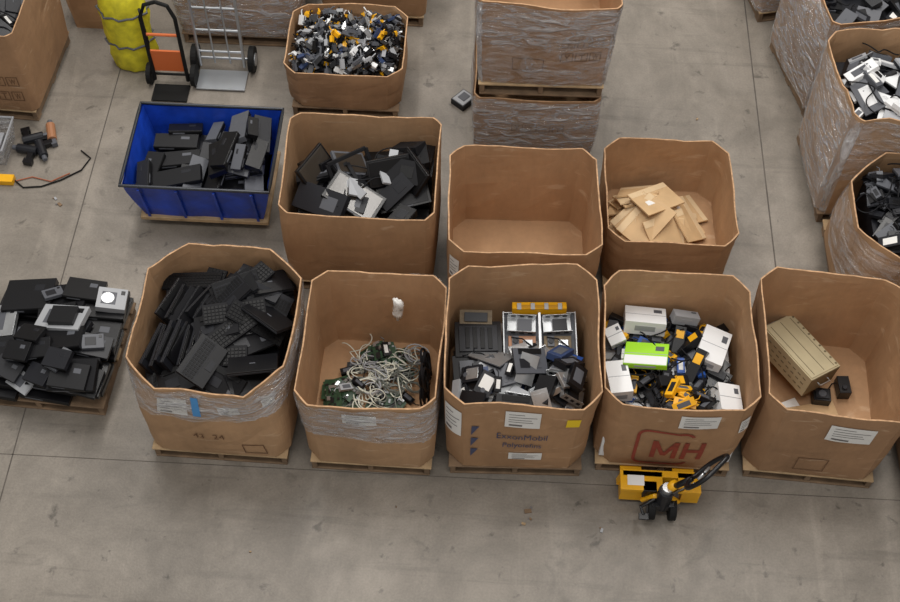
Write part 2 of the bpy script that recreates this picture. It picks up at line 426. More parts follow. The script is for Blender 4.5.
n4b=nz(2.3,6,1.2); c=mul(c,n4b.outputs['Fac'],.78,1,.3,.38)
n5=nz(2.2,5,.6,.6,(.25,3,1),.5); c=mul(c,n5.outputs['Fac'],.78,1,.3,.43)
n6=nz(2.0,5,.6,.6,(3,.2,1),.2); c=mul(c,n6.outputs['Fac'],1,1.14,.58,.7)
L(c,b.inputs['Base Color'])
bp=N('ShaderNodeBump'); bp.inputs['Strength'].default_value=.12; bp.inputs['Distance'].default_value=.01; L(n3.outputs['Fac'],bp.inputs['Height']); L(bp.outputs['Normal'],b.inputs['Normal'])
JOINT=mat('joint_filler',(88,82,76),.9,var=.2,scale=10)
mb=MB(); mb.box(T(0,5,-.05),30,26,.1,fm)
fl=mb.finish('floor')
mb=MB()
mb.box(T(-3.36,5,0),.01,26,.002,JOINT); mb.box(T(2.45,11,0),.012,12,.002,JOINT); mb.box(T(0,3.96,0),30,.006,.002,JOINT); mb.box(T(0,9.2,0),30,.01,.002,JOINT)
mb.finish('joints',fl)
WALL=mat('painted_block_wall',(176,172,164),.85,var=.06,scale=2,bump=.1)
for nm,M,sx,sy in (('wall_back',T(0,18.05,6),30,.1),('wall_left',T(-15.05,5,6),.1,26),('wall_right',T(15.05,5,6),.1,26)):
    mb=MB(); mb.box(M,sx,sy,12,WALL); mb.finish(nm)
# ------------------------------------------------------------------ boxes
A=Gaylord(-1.80,4.576,1.07,1.20,.93,-1.2,c=.24,seed=1,cb=2,amp=.018,bulge=.045,rim=.02,cbot=.1)
B=Gaylord(-.70,4.492,.95,1.09,.89,-.8,c=.1,seed=2,cb=2)
C=Gaylord(.33,4.559,1.04,1.15,.95,1.7,c=.13,seed=3,cb=0)
Dx=Gaylord(1.42,4.606,1.05,1.10,.90,-.2,c=.12,seed=4,cb=0)
E=Gaylord(2.51,4.626,1.01,1.17,.92,-2.9,c=.12,seed=5,cb=1)
F=Gaylord(-.923,6.052,1.18,1.01,.87,.3,c=.07,seed=6,cb=0)
G=Gaylord(.324,5.77,1.12,1.02,.90,1.6,c=.11,seed=7,cb=0)
Hb=Gaylord(1.468,6.147,.99,1.04,.63,.9,c=.12,seed=8,cb=0)
PB=Gaylord(-1.24,7.84,1.02,.86,.43,0,c=.12,seed=9,cb=1)
J1=Gaylord(.42,7.5,1.04,1.1,.72,0,c=.05,seed=10,cb=1)
J2=Gaylord(.43,7.5,1.08,1.12,.86,1,c=.04,seed=11,cb=1,z=.13+.72+.16,bot=.93,amp=.02)
K2=Gaylord(3.3,7.0,1.1,.98,1.12,4,c=.08,seed=12,cb=2,amp=.026,rim=.03)
K1=Gaylord(3.21,8.22,1.05,.98,1.05,14,c=.05,seed=13,cb=1,amp=.024,rim=.03)
K0=Gaylord(2.9,9.45,1.05,.98,1.0,14,c=.05,seed=14,cb=1,amp=.02)
Lb=Gaylord(3.38,5.93,1.12,1.04,.83,0,c=.3,seed=15,cb=2,bulge=.05,cbot=.15)
Mx=Gaylord(3.66,4.5,1.05,1.08,.9,0,c=.08,seed=16,cb=1)
Nb=Gaylord(-4.40,7.75,1.05,1.05,.92,-3,c=.05,seed=17,cb=1)
Ob=Gaylord(-3.68,8.75,.42,.7,.82,0,c=.02,seed=18,cb=0,pallet=False,z=0.0,name='cardboard_box')
Pb=Gaylord(-2.3,8.78,1.15,1.05,.62,0,c=.08,seed=19,cb=1)
Qb=Gaylord(-1.08,9.1,1.0,1.0,.75,0,c=.05,seed=20,cb=0)
# prints
A.wrap(.64,.99,WRAP); A.label(0,.02,.34,.7,.9); A.decal(0,.4,.48,.72,.95,TAPEB,.016); A.label(0,.66,.88,.74,.84)
A.text(0,.34,.44,.34,.42,'43',PRINT); A.text(0,.52,.62,.34,.42,'24',PRINT); A.label(1,.3,.6,.74,.84)
A.frame(0,.74,.94,.06,.22,PRINT,.01)
B.wrap(.5,.98,WRAP); B.label(0,.3,.6,.76,.9)
C.label(0,.36,.66,.7,.92); C.text(0,.3,.74,.51,.59,'ExxonMobil',BLUEINK); C.text(0,.36,.7,.36,.45,'Polyolefins',BLUEINK)
C.label(0,.42,.72,.18,.29); C.decal(0,.88,1.0,.72,.84,YEL,.006); C.label(7,.1,.9,.5,.85)
for k in range(3):
    mb=MB(); z0=.2+k*.17
    mb.add([C.P(0,.07,z0+.13,.008),C.P(0,.07,z0,.008),C.P(0,.14,z0+.13,.008)],[(0,1,2)],BLUEINK); C.k+=1; mb.finish('print_%d'%C.k,C.e)
Dx.label(0,.5,.82,.74,.92)
mb=MB(); q=.042
for p_,q_ in (((.34,.2),(.34,.5)),((.34,.5),(.43,.25)),((.43,.25),(.52,.5)),((.52,.5),(.52,.2)),((.6,.2),(.6,.5)),((.74,.2),(.74,.5))): Dx.stroke(0,p_,q_,q,REDINK,mb)
Dx.decal(0,.62,.76,.33,.38,REDINK,.006,mb)
def rsq(g,u0,u1,z0,z1,r,m,t):
    pts=[]
    def arc(cu,cz,a0,k=7):
        for i in range(k):
            a=a0+math.pi/2*i/6; pts.append((cu+r*math.cos(a),cz+r*math.sin(a),math.cos(a),math.sin(a)))
    arc(u1-r,z1-r,.5);arc(u0+r,z1-r,math.pi/2)
    for i in range(1,6): pts.append((u0,z1-r+(z0-z1+2*r)*i/6,-1,0))
    arc(u0+r,z0+r,math.pi)
    for i in range(1,6): pts.append((u0+r+(u1-u0-2*r)*i/6,z0,0,-1))
    arc(u1-r,z0+r,1.5*math.pi,6)
    vs=[];fs=[];n=len(pts)
    for p in pts:
        vs.append(g.P(0,p[0],p[1],.007)); vs.append(g.P(0,p[0]-p[2]*t,p[1]-p[3]*t,.007))
    for i in range(n-1): fs.append((2*i,2*i+2,2*i+3,2*i+1))
    mb.add(vs,fs,m)
rsq(Dx,.19,.68,.06,.66,.1,REDINK,.03); Dx.k+=1; mb.finish('print_%d'%Dx.k,Dx.e)
Dx.label(1,.1,.6,.65,.82)
E.label(0,.42,.82,.68,.9,-.04); E.frame(0,.3,.58,.1,.32,PRINT,.008)
G.label(7,.2,.8,.6,.85)
J1.wrap(.1,.98,WRAP); J2.wrap(.5,.99,WRAP); J2.wrap(.0,.5,WRAP2); J2.wrap(0,.98,WRAP3,segs=[1,7])
J2.symbols(0,.62,.34,3,.1); J2.symbols(0,.62,.52,3,.1); J2.frame(0,.25,.5,.2,.36,PRINT,.008)
J1.symbols(0,.3,.5,4,.1)
K2.wrap(.0,.98,WRAP3,segs=[7]); K2.wrap(.0,.98,WRAP,segs=[6]); K2.wrap(.4,.98,WRAP2,segs=[0]); K2.frame(0,.3,.7,.3,.5,PRINT,.01); K2.label(0,.3,.6,.1,.2)
K1.wrap(.0,.99,WRAP,segs=[6]); K1.wrap(.0,.99,WRAP3,segs=[7]); K1.wrap(.3,.98,WRAP,segs=[0,1]); K1.symbols(0,.1,.5,2,.12); K0.wrap(0,.98,WRAP)
Lb.wrap(.3,.95,WRAP2); Nb.symbols(0,.6,.15,3,.11); Nb.symbols(0,.6,.35,3,.11); Nb.label(0,.1,.3,.5,.7)
Ob.text(0,.2,.8,.5,.6,'UP',PRINT); Pb.wrap(.0,.98,WRAP)
mb=MB()
for i in range(7):
    mb.tube([(R.uniform(-.03,.03),-.02+R.uniform(-.015,.01),.06*j-.12+R.uniform(-.01,.01)) for j in range(5)],[.012,.022,.014,.024,.01],PAPER,6,T(.13,.46,.6))
mb.finish('crumpled_tape',B.e,smooth=True)
# ------------------------------------------------------------------ contents
def newobj(mb,name,g,bevel=.003):
    ob=mb.finish(name,bevel=bevel); ob.matrix_world=g.M; return ob
# A : laptops
mb=MB()
for ix in (-.26,.08,.32):
    for iy in (-.38,-.12,.14,.38):
        z=PZ+.04
        while z<.68:
            laptop(mb,T(ix*.95+R.uniform(-.01,.01),iy*.95+R.uniform(-.01,.01),z+.016)@RZ(R.uniform(-.05,.05)),.3 if ix<.1 else .2,.23,.03,2); z+=.034
hp=Heap(.97,1.1,.72,fn=lambda x,y:.73+.1*math.exp(-((x-.1)**2+y*y)/.12)+(.05 if y>.2 else 0)-.25*max(0,abs(x)+abs(y)-.78))
for i in range(9):
    M=T(-.41+i*.047,-.16+R.uniform(-.04,.04),.80+R.uniform(-.01,.03))@RZ(D2(80+R.uniform(-9,9)))@RX(D2(68+R.uniform(-10,6)))
    laptop(mb,M,R.uniform(.3,.38),.21,.028,R.choice([1,2,2]),R.choice([BLK,BLK,BLK2]))
for i in range(6):
    M=T(-.36+i*.055,.22+R.uniform(-.04,.04),.81)@RZ(D2(72+R.uniform(-12,12)))@RX(D2(52+R.uniform(-14,14)))
    laptop(mb,M,R.uniform(.28,.35),.2,.028,R.choice([2,2,1]),R.choice([BLK,BLKM]))
for i in range(40):
    x=R.uniform(-.12,.48); y=R.uniform(-.55,.55)
    if i<14: x=R.uniform(-.42,.45); y=R.choice([-.48,.46])*R.uniform(.7,1)
    yaw=D2(R.choice([15,35,-20,60,20]))+R.uniform(-.4,.4)
    if R.random()<.22: M=hp.drop(x,y,yaw,.42,.15,.028,.7,45); keyboard(mb,M)
    else:
        l=R.uniform(.28,.38); M=hp.drop(x,y,yaw,l,l*.66,.032,.7,40); laptop(mb,M,l,l*.66,.028,R.choice([0,1,2,2]),R.choice([BLK,BLK,BLKM,BLK2]))
for (x,y,a,t) in ((.1,.3,.5,.7),(.35,.1,-.6,-.6),(-.05,-.3,1.2,.5),(.3,-.3,.2,-.5)):
    laptop(mb,T(x,y,.95)@RZ(a)@RX(t),.34,.22,.026,R.choice([0,2]))
newobj(mb,'laptop_pile',A,.003)
# B : cables and boards
mb=MB(); hp=Heap(.84,.96,PZ+.018)
for (x,y,n) in ((-.28,.02,12),(-.02,.38,8),(.1,.3,5),(.1,.0,5)):
    for i in range(n):
        l=R.uniform(.12,.2); M=hp.drop(x+R.uniform(-.12,.12),y+R.uniform(-.08,.08),R.uniform(0,3),l,l*.7,.02,.5,60); pcb(mb,M,l,l*.7)
for i in range(38):
    x,y=R.gauss(.08,.17),R.gauss(.2,.17)
    if abs(x)>.3 or abs(y)>.38: continue
    coil(mb,T(x,y,PZ+.05+R.uniform(0,.06))@RX(R.uniform(-.4,.4))@RY(R.uniform(-.4,.4)),R.uniform(.035,.1),R.uniform(1.2,3),R.choice([.004,.005,.006]),R.choice([CABW,CABW,CABG,CABG,LGRY]))
for i in range(38):
    squiggle(mb,T(R.uniform(-.24,.24),R.uniform(-.1,.38),PZ+.04+R.uniform(0,.05))@RZ(R.uniform(0,6)),R.uniform(.15,.32),.0045,R.choice([CABW,CABG,BLKM,CABW]),.07,.04)
for i in range(8):
    adapter(mb,hp.drop(R.uniform(-.3,.3),R.uniform(0,.4),R.uniform(0,6),.1,.05,.03),R.choice([BLK,BLK,LGRY]))
for i in range(9):
    coil(mb,T(.34,.1+R.uniform(-.17,.17),.24+i*.04)@RY(D2(80)),.09,3,.009,BLKM,.03)
newobj(mb,'cable_and_circuit_board_pile',B,0)
# C : drives, metal tray
mb=MB()
for i in range(3):
    for j in range(4):
        z=PZ+.03
        while z<.42: mb.box(T(-.3+i*.3,-.36+j*.24,z+.03)@RZ(R.uniform(-.05,.05)),.27,.22,.055,R.choice([BLK,GRY,BLK2,SIL])); z+=.06
hp=Heap(.94,1.02,.43,fn=lambda x,y:.46)
BRN=mat('brown_board',(104,88,64),.6,var=.25,scale=30)
mb.box(T(-.29,.24,.52)@RZ(.05),.34,.3,.16,BLK); mb.box(T(-.29,.24,.605)@RZ(.05),.28,.22,.012,BLK2); mb.box(T(-.31,.42,.60)@RX(.3),.24,.12,.03,BRN); mb.box(T(-.31,.415,.622)@RX(.3),.17,.07,.012,BLK2)
for k in range(4): mb.box(T(-.37+k*.055,.24,.615)@RZ(.05),.03,.18,.006,KEY)
mb.box(T(-.3,.02,.54)@RX(.25)@RZ(.1),.34,.2,.06,BLK); mb.box(T(-.32,.0,.585)@RX(.25)@RZ(.1),.2,.12,.01,GRY)
TM=T(.16,.3,.55)@RZ(.03)@RX(.2)
mb.box(TM,.54,.36,.02,GRY)
for sx in(-1,1): mb.box(TM@T(sx*.265,0,.03),.01,.36,.06,SIL)
for sy in(-1,1): mb.box(TM@T(0,sy*.175,.025),.54,.008,.05,SIL)
mb.box(TM@T(0,0,.04),.02,.35,.06,SIL)
for sx in(-1,1):
    bracket(mb,TM@T(sx*.13,.08,.05)@RZ(.05*sx),.21,.13,.07)
    mb.box(TM@T(sx*.13,-.06,.025),.2,.11,.025,ORG if sx<0 else BRN); mb.box(TM@T(sx*.13+.04,-.07,.042),.07,.06,.02,SIL); mb.box(TM@T(sx*.13-.05,-.05,.042),.05,.08,.015,GRY); mb.cyl(TM@T(sx*.13-.05,-.05,.052),.02,.012,BLK2,12)
    mb.box(TM@T(sx*.13,-.14,.035),.22,.03,.03,SIL)
    for k in range(5): mb.box(TM@T(sx*.13-.08+k*.04,-.14,.052),.02,.02,.006,BLK2)
    mb.tube([(sx*.13-.08,-.02,.05),(sx*.13,-.04,.07),(sx*.13+.08,-.1,.05)],.006,BLKM,5,TM)
mb.box(TM@T(0,.2,.07)@RX(-.3),.4,.06,.07,YELM); mb.box(TM@T(0,.2,.106)@RX(-.3),.34,.03,.006,mat('yellow_dark',(180,130,20),.6))
for i in range(4): mb.box(TM@T(-.15+i*.1,.2,.11),.03,.05,.008,LGRY)
for i in range(86):
    x=R.uniform(-.46,.46); y=R.uniform(-.5,.14)
    dark= x<-.2 or R.random()<.3
    yaw=R.choice([.2,-.3,1.2,1.6])+R.uniform(-.4,.4); q=R.random()
    if q<.25: hdd(mb,hp.drop(x,y,yaw,.17,.12,.03,.7,60),.17,.12,m=R.choice([SIL,GRY,SIL]) if not dark else BLK2)
    elif q<.5: laptop(mb,hp.drop(x,y,yaw,.28,.19,.025,.6,55),.28,.19,.022,R.choice([1,2]),R.choice([LGRY,SIL,SIL,GRY]) if not dark else BLK)
    elif q<.66 and not dark: bracket(mb,hp.drop(x,y,yaw,.2,.14,.06,.7,50)@RX(R.uniform(-.3,.3)),R.uniform(.15,.22),.13,.06)
    elif q<.72: mb.box(hp.drop(x,y,yaw,.2,.06,.03,.6),.2,.06,.03,R.choice([BLU,LGRY,GRY,BLK,SLATE]))
    elif q<.8: adapter(mb,hp.drop(x,y,yaw,.12,.06,.035),BLK)
    else: mb.box(hp.drop(x,y,yaw,.22,.14,.05,.6,60),.22,.14,.05,R.choice([BLK,BLK2,SLATE,SIL] if not dark else [BLK,BLK2]))
for (x,y,a,m) in ((.36,-.02,.5,BLK),(.42,.08,-.4,BLU),(.3,.1,.9,SLATE),(.4,-.15,1.3,BLK)):
    M=hp.drop(x,y,a,.2,.12,.05,.6,50); mb.box(M,.2,.12,.05,m); mb.box(M@T(0,0,.026),.12,.07,.004,GRY)
for i in range(8): squiggle(mb,T(R.uniform(-.3,.3),R.uniform(-.3,.1),.6)@RZ(R.uniform(0,6)),.3,.005,BLKM)
newobj(mb,'hard_drive_and_electronics_pile',C)
# D : white boxes and adapters
mb=MB()
for i in range(3):
    for j in range(3):
        carton(mb,T(-.32+i*.32,-.34+j*.33,PZ+.17),.3,.3,.27)
hp=Heap(.94,.98,.45,fn=lambda x,y:.47)
for i in range(90):
    x=R.uniform(-.44,.44); y=R.uniform(-.46,.46); q=R.random(); yaw=R.uniform(0,3.1)
    if q<.62: adapter(mb,hp.drop(x,y,yaw,.14,.06,.036,.6,60),R.choice([BLK,BLK,BLK,BLK2,YELM,BLU]),.13,.055,.034)
    elif q<.8: mb.box(hp.drop(x,y,yaw,.22,.07,.04,.6,60),.22,.07,.04,R.choice([BLK,BLK,YELM,BLK2,GRY]))
    elif q<.9: mb.box(hp.drop(x,y,yaw,.16,.05,.03,.6,60),.16,.05,.03,R.choice([BLK2,BLU,BLK]))
    else: laptop(mb,hp.drop(x,y,yaw,.26,.18,.03,.5,60),.26,.18,.028,2)
for i in range(12): squiggle(mb,T(R.uniform(-.3,.3),R.uniform(-.35,.3),.6)@RZ(R.uniform(0,6)),.35,.006,BLKM,.06,.04)
for (x,y,yaw,l,w,t,m) in ((-.17,.4,-.05,.3,.18,.12,WHT),(.31,.2,-.35,.2,.32,.1,WHT),(-.17,.08,-.1,.33,.1,.1,WHT),(-.17,.08,-.12,.31,.24,.04,GRN),(-.37,-.12,.15,.16,.28,.12,WHT),(.38,-.22,.05,.17,.22,.12,WHT),(-.38,.28,.4,.12,.14,.08,WHT),(.12,.44,.1,.2,.08,.08,LGRY)):
    M=hp.drop(x,y,yaw,l,w,t,.3,60); carton(mb,M,l,w,t,m)
    if m is GRN: mb.box(M@T(0,-.07,t/2+.002),l*.98,w*.38,.004,WHT)
for i in range(20):
    x=R.uniform(-.22,.25); y=R.uniform(-.45,-.05)
    adapter(mb,hp.drop(x,y,R.uniform(0,3),.16,.06,.04,.6,45),R.choice([BLK,BLK,YELM,BLK2,BLK,BLK]),.16,.06,.038)
for (x,y,a,l) in ((.18,.25,.5,.22),(.2,.05,1.1,.25),(.0,-.1,.3,.24),(.08,.3,1.4,.2)):
    M=hp.drop(x,y,a,l,.08,.06,.6,50); mb.box(M,l,.08,.06,BLK); mb.box(M@T(l*.2,0,.031),l*.3,.06,.004,YELM)
newobj(mb,'adapter_and_carton_pile',Dx)
# E : beige case etc
mb=MB(); CM=T(0,0,0)
Lc,Wc,Hc_=.54,.3,.2
mb.box(CM,Lc,Wc,Hc_,BEIGE)
mb.box(CM@T(0,0,Hc_/2+.003),Lc*.96,Wc*.94,.008,BEIGE)
for y_ in (-.1,0,.1): mb.box(CM@T(0,y_,Hc_/2+.008),Lc*.9,.005,.003,BEIGED)
for sx in(-1,1):
    mb.box(CM@T(sx*Lc/2,0,0),.008,Wc*.96,Hc_*.95,BEIGED)
    mb.tube([(sx*(Lc/2+.005),-.05,.02),(sx*(Lc/2+.035),-.05,.02),(sx*(Lc/2+.035),.05,.02),(sx*(Lc/2+.005),.05,.02)],.006,SIL,6)
for i in range(9):
    for j in range(3): mb.box(T(-Lc*.4+i*Lc*.1,-Wc/2-.001,-.05+j*.05),.03,.004,.008,BEIGED)
for i in range(9): mb.box(T(-Lc*.44+i*Lc*.11,Wc*.43,Hc_/2+.009),.014,.014,.006,BEIGED)
ob=mb.finish('metal_equipment_case',bevel=.005); ob.matrix_world=E.M@T(-.11,.3,.38)@RZ(D2(-52))@RX(D2(-10))
mb=MB()
mb.box(T(.1,.06,.2),.13,.11,.08,BLK); mb.box(T(.1,.06,.245),.1,.08,.012,BLK2); mb.cyl(T(.1,.06,.252),.03,.008,GRY); mb.box(T(.27,.16,.2)@RZ(.1),.09,.15,.09,BLK); mb.cyl(T(.27,.13,.25),.02,.02,BLK2)
mb.box(T(-.14,-.08,.165)@RZ(.5)@RX(.03),.22,.18,.006,PAPER); mb.box(T(.05,-.14,.165)@RZ(.3)@RY(.04),.4,.3,.008,ENV)
mb.tube([(.14,.1,.2),(.2,.2,.17),(.25,.22,.18)],.006,BLKM,5)
newobj(mb,'power_supply_units',E)
# F : monitors and docks
mb=MB()
for j in range(2):
    for i in range(2):
        z=PZ+.03
        while z<.48: mb.box(T(-.27+i*.54,-.22+j*.44,z+.03),.5,.4,.05,R.choice([BLK,BLK2])); z+=.06
hp=Heap(1.08,.92,.5,fn=lambda x,y:.58+.05*math.sin(x*5)+.05*(y>.1))
SCB=mat('screen_brown',(58,52,46),.2)
def panel(M,l,w):
    mb.box(M,l,w,.03,BLK)
    mb.box(M@T(0,0,.016),l*.9,w*.86,.004,R.choice([BLK2,KEY,KEY,SCB]))
    mb.box(M@T(0,-w*.46,.018),l*.3,w*.05,.006,GRY)
def openframe(M,l,w):
    for s_ in(-1,1): mb.box(M@T(0,s_*w/2,0),l,.03,.025,BLKM); mb.box(M@T(s_*l/2,0,0),.03,w,.025,BLKM)
def dock(M,l,w,t):
    mb.box(M,l,w,t,R.choice([BLK,BLKM,BLK2])); mb.box(M@T(0,-w/2,0),l*.8,.006,t*.5,KEY); mb.box(M@T(l*.2,0,t/2),l*.3,w*.5,.004,R.choice([BLK2,GRY,KEY]))
for i in range(28):
    x=R.uniform(-.52,.52);y=R.uniform(-.44,.44);yaw=R.choice([0,.4,-.5,1.2])+R.uniform(-.3,.3); l=R.uniform(.26,.44); w=l*.62
    q=R.random()
    if q<.45: panel(hp.drop(x,y,yaw,l,w,.03,.6,50),l,w)
    elif q<.93: dock(hp.drop(x,y,yaw,l,w*.8,.07,.6,50),l,w*.8,.065)
    else: openframe(hp.drop(x,y,yaw,l,w,.035,.6,45),l,w)
M=hp.drop(-.12,.2,.5,.3,.22,.03,.6,60)@RX(.5); mb.box(M,.3,.22,.03,GRY); mb.box(M@T(0,0,.017),.26,.18,.004,SCB)
for (x,a) in ((-.38,1.1),(-.1,.6),(.38,-1.0),(.2,.3)):
    M=T(x,.12,.8)@RZ(a)@RX(D2(55)); (panel if a!=.6 else openframe)(M,.34,.22)
for i in range(4): mb.box(T(R.uniform(-.4,.4),R.uniform(-.1,.3),.8)@RZ(R.uniform(0,3))@RX(R.uniform(-.6,.6)),R.uniform(.15,.25),.07,.02,R.choice([GRY,LGRY]))
for i in range(5): squiggle(mb,T(R.uniform(-.35,.35),R.uniform(-.3,.3),.78)@RZ(R.uniform(0,6)),.4,.006,BLKM)
newobj(mb,'monitor_pile',F)
# H : envelopes
mb=MB(); hp=Heap(.84,.9,PZ+.02,fn=lambda x,y:PZ+.02)
for i in range(34):
    x=R.gauss(-.1,.15);y=R.gauss(.03,.18); l=R.uniform(.3,.42)
    M=hp.drop(x,y,R.choice([-.9,.6,.2])+R.uniform(-.3,.3),l,l*.7,.024,.7,62)
    m=R.choice([ENV,ENV2,ENV]); mb.box(M,l,l*.7,.014,m); mb.box(M@T(0,l*.27,.008),l*.98,l*.14,.003,ENV2 if m is ENV else ENV)
    if R.random()<.3: mb.box(M@T(-l*.2,-.02,.008),.08,.05,.002,PAPER)
newobj(mb,'envelope_pile',Hb,.002)
# plugs
mb=MB(); hp=Heap(.9,.74,.36,fn=lambda x,y:.38+.1*math.exp(-(x*x+y*y)/.12))
mb.box(T(0,0,.26),.88,.7,.2,BLK2)
for i in range(620):
    x=R.uniform(-.45,.45);y=R.uniform(-.37,.37); l=R.uniform(.04,.09)
    M=hp.drop(x,y,R.uniform(0,3.1),l,l*.5,.03,.9,60)@RX(R.uniform(-.5,.5))
    m=R.choice([BLK,BLK,BLK2,GRY,SIL,GRY,LGRY,BLK,R.choice([SLATE,YELM,GRY]),R.choice([WHT,YELM,YELM])])
    mb.box(M,l,l*.5,R.uniform(.02,.035),m)
    mb.tube([(l/2,0,0),(l/2+.03,0,.01),(l/2+.05,R.uniform(-.03,.03),.01)],.006,m,5,M)
newobj(mb,'power_plug_pile',PB,0)
def scrap(g,name,w,d,z0,n,pal,smin=.1,smax=.3,hill=.08):
    mb=MB(); mb.box(T(0,0,(z0+g.z)/2+.005),w*.94,d*.94,z0-g.z-.03,BLK2)
    hp=Heap(w,d,z0,fn=lambda x,y:z0-.02+hill*math.exp(-(x*x+y*y)/.15))
    for i in range(n):
        l=R.uniform(smin,smax); t=R.uniform(.02,.05)
        M=hp.drop(R.uniform(-w/2,w/2),R.uniform(-d/2,d/2),R.uniform(0,3.1),l,l*.6,t,.8,55); m=R.choice(pal)
        q=R.random()
        if q<.4: laptop(mb,M,l,l*.6,t,2,m)
        elif q<.7: mb.box(M,l,l*.6,t,m); mb.box(M@T(0,0,t/2),l*.6,l*.3,.006,R.choice(pal))
        else: adapter(mb,M,m,l,l*.5,t)
        if R.random()<.15: squiggle(mb,M@T(0,0,.04),.3,.006,BLKM)
    return newobj(mb,name,g)
scrap(K2,'electronics_scrap_pile',.94,.84,1.02,60,[WHT,LGRY,BLK,GRY,WHT,WHT])
scrap(K1,'electronics_scrap_pile',.94,.86,.9,40,[BLK,BLK2,GRY])
scrap(Lb,'electronics_scrap_pile',.84,.8,.8,110,[BLK,BLK2,BLK2,GRY,GRY,BLK],.08,.2)
scrap(Mx,'electronics_scrap_pile',.94,.94,.7,20,[BLK,BLK2,GRY])
scrap(Nb,'electronics_scrap_pile',.94,.94,.9,60,[BLK,BLK2,GRY])
scrap(Pb,'electronics_scrap_pile',1.0,.92,.66,60,[BLK,BLK2,BLK,GRY])
scrap(Qb,'electronics_scrap_pile',.9,.88,.8,30,[LGRY,SIL,GRY,BLK])
# ------------------------------------------------------------------ left pallet with devices
mkpallet(-3.22,4.82,1.02,.96,D2(-3))
class GG: pass
g=GG(); g.M=T(-3.22,4.82,0)@RZ(D2(-3))
mb=MB(); hp=Heap(1.06,1.0,PZ)
def dvd(M,l,w,t,m=BLK):
    mb.box(M,l,w,t,m); mb.box(M@T(0,-w/2,0),l*.96,.006,t*.7,KEY); mb.box(M@T(-l*.2,-w/2-.002,0),l*.35,.006,t*.25,GRY); mb.box(M@T(l*.2,w*.2,t/2),l*.2,w*.2,.003,R.choice([BLK2,GRY]))
for (x,y) in ((-.3,-.32),(.1,-.32),(.38,-.3),(-.3,.0),(.1,.02),(.38,.0),(-.3,.33),(.1,.33),(.38,.3)):
    for k in range(2):
        dvd(hp.drop(x+R.uniform(-.03,.03),y+R.uniform(-.03,.03),R.uniform(-.08,.08),.38,.28,.05,.1),.38,.28,.05)
for i in range(14):
    l=R.uniform(.24,.38); dvd(hp.drop(R.uniform(-.5,.5),R.uniform(-.48,.48),R.uniform(-.3,.3),l,l*.7,.045,.2,60),l,l*.7,.045,R.choice([BLK,BLKM,BLK2,BLK]))
dvd(hp.drop(-.24,.4,.1,.38,.3,.06,.1),.38,.3,.06)
for (x,y,yaw,l,w,t,m) in ((.42,.33,.1,.22,.19,.06,LGRY),(.12,.08,-.05,.36,.24,.05,LGRY),(-.42,.1,.1,.24,.28,.04,SIL),(-.1,-.42,-.5,.2,.14,.02,LGRY),(.4,-.1,.3,.16,.12,.03,GRY),(-.3,-.3,-.4,.16,.11,.03,SIL),(-.05,.34,.6,.15,.1,.03,GRY),(.22,-.3,1.2,.2,.08,.03,GRY)):
    M=hp.drop(x,y,yaw,l,w,t,.2,65); mb.box(M,l,w,t,m); mb.box(M@T(-l*.1,0,t/2),l*.5,w*.6,.003,GRY if m is not GRY else BLK2); mb.box(M@T(l*.35,w*.3,t/2),l*.14,w*.2,.004,BLK)
    if t==.06: mb.cyl(M@T(-.03,0,t/2),.05,.006,SIL,24)
M=hp.drop(.14,.08,0,.2,.16,.04,.1); mb.box(M,.2,.16,.04,BLK)
for i in range(7): dvd(hp.drop(R.uniform(-.2,.3),R.uniform(-.45,-.1),R.uniform(-.4,.2),.2,.15,.04,.2),.2,.15,.04,R.choice([BLK,BLK2]))
newobj(mb,'electronics_stack',g,.004)
# ------------------------------------------------------------------ blue tub cart
cx=-2.27
cart=empty('blue_tub_cart',cx,6.5,0)
mb=MB()
def ringr(a,b_,z,n=10,off=0,w=.0):
    pts=[]; c=[(-a,-b_),(a,-b_),(a,b_),(-a,b_)]
    for k in range(4):
        A_,B_=c[k],c[(k+1)%4]
        for i in range(n):
            t=i/n; x=A_[0]+(B_[0]-A_[0])*t; y=A_[1]+(B_[1]-A_[1])*t
            q=noise.noise(Vector((x*5,y*5,z*4)))*w
            pts.append((x*(1+q)-off*(1 if x>0 else -1)*(abs(x)>a-.01),y*(1+q)-off*(1 if y>0 else -1)*(abs(y)>b_-.01),z))
    return pts
zs=[.14,.25,.38,.5,.6]; n=40
for off,flip in ((0,0),(.015,1)):
    vs=[];fs=[]
    for z in zs:
        k=(z-.14)/.46; vs+=ringr(.49+.1*k,.36+.08*k,z,10,off,.03)
    for k in range(len(zs)-1):
        for i in range(n):
            q=(k*n+i,k*n+(i+1)%n,(k+1)*n+(i+1)%n,(k+1)*n+i); fs.append(q[::-1] if flip else q)
    if flip: fs.append(tuple(range(n)))
    mb.add(vs,fs,BLUETUB)
mb.finish('tub',cart,smooth=False)
mb=MB(); mb.tube(ringr(.595,.445,.605,10),.014,mat('dark_steel',(60,62,66),.4,metal=.6),8,closed=True)
for x in(-.45,-.15,.15,.45): mb.box(T(x,-.42,.36)@RX(.18),.02,.012,.44,BLUETUB)
mb.finish('rim_frame',cart)
mb=MB(); mb.box(T(0,0,.12),1.06,.78,.04,WOOD)
for sx in(-1,1):
    for sy in(-1,1): mb.cyl(T(sx*.46,sy*.3,.05)@RX(D2(90)),.05,.03,RUB,16); mb.box(T(sx*.46,sy*.3,.09),.05,.05,.03,GRY)
mb.finish('dolly_base',cart,bevel=.004)
mb=MB(); g=GG(); g.M=T(cx,6.5,0); mb.box(T(0,0,.27),.9,.64,.22,BLK2); hp=Heap(1.04,.76,.42)
for i in range(30):
    l=R.uniform(.2,.4); M=hp.drop(R.uniform(-.5,.5),R.uniform(-.38,.38),R.choice([0,1.57])+R.uniform(-.2,.2),l,l*.4,.05,.4); dvd(M,l,l*.4,.05,R.choice([BLK,BLK2,BLK,GRY,BLK]))
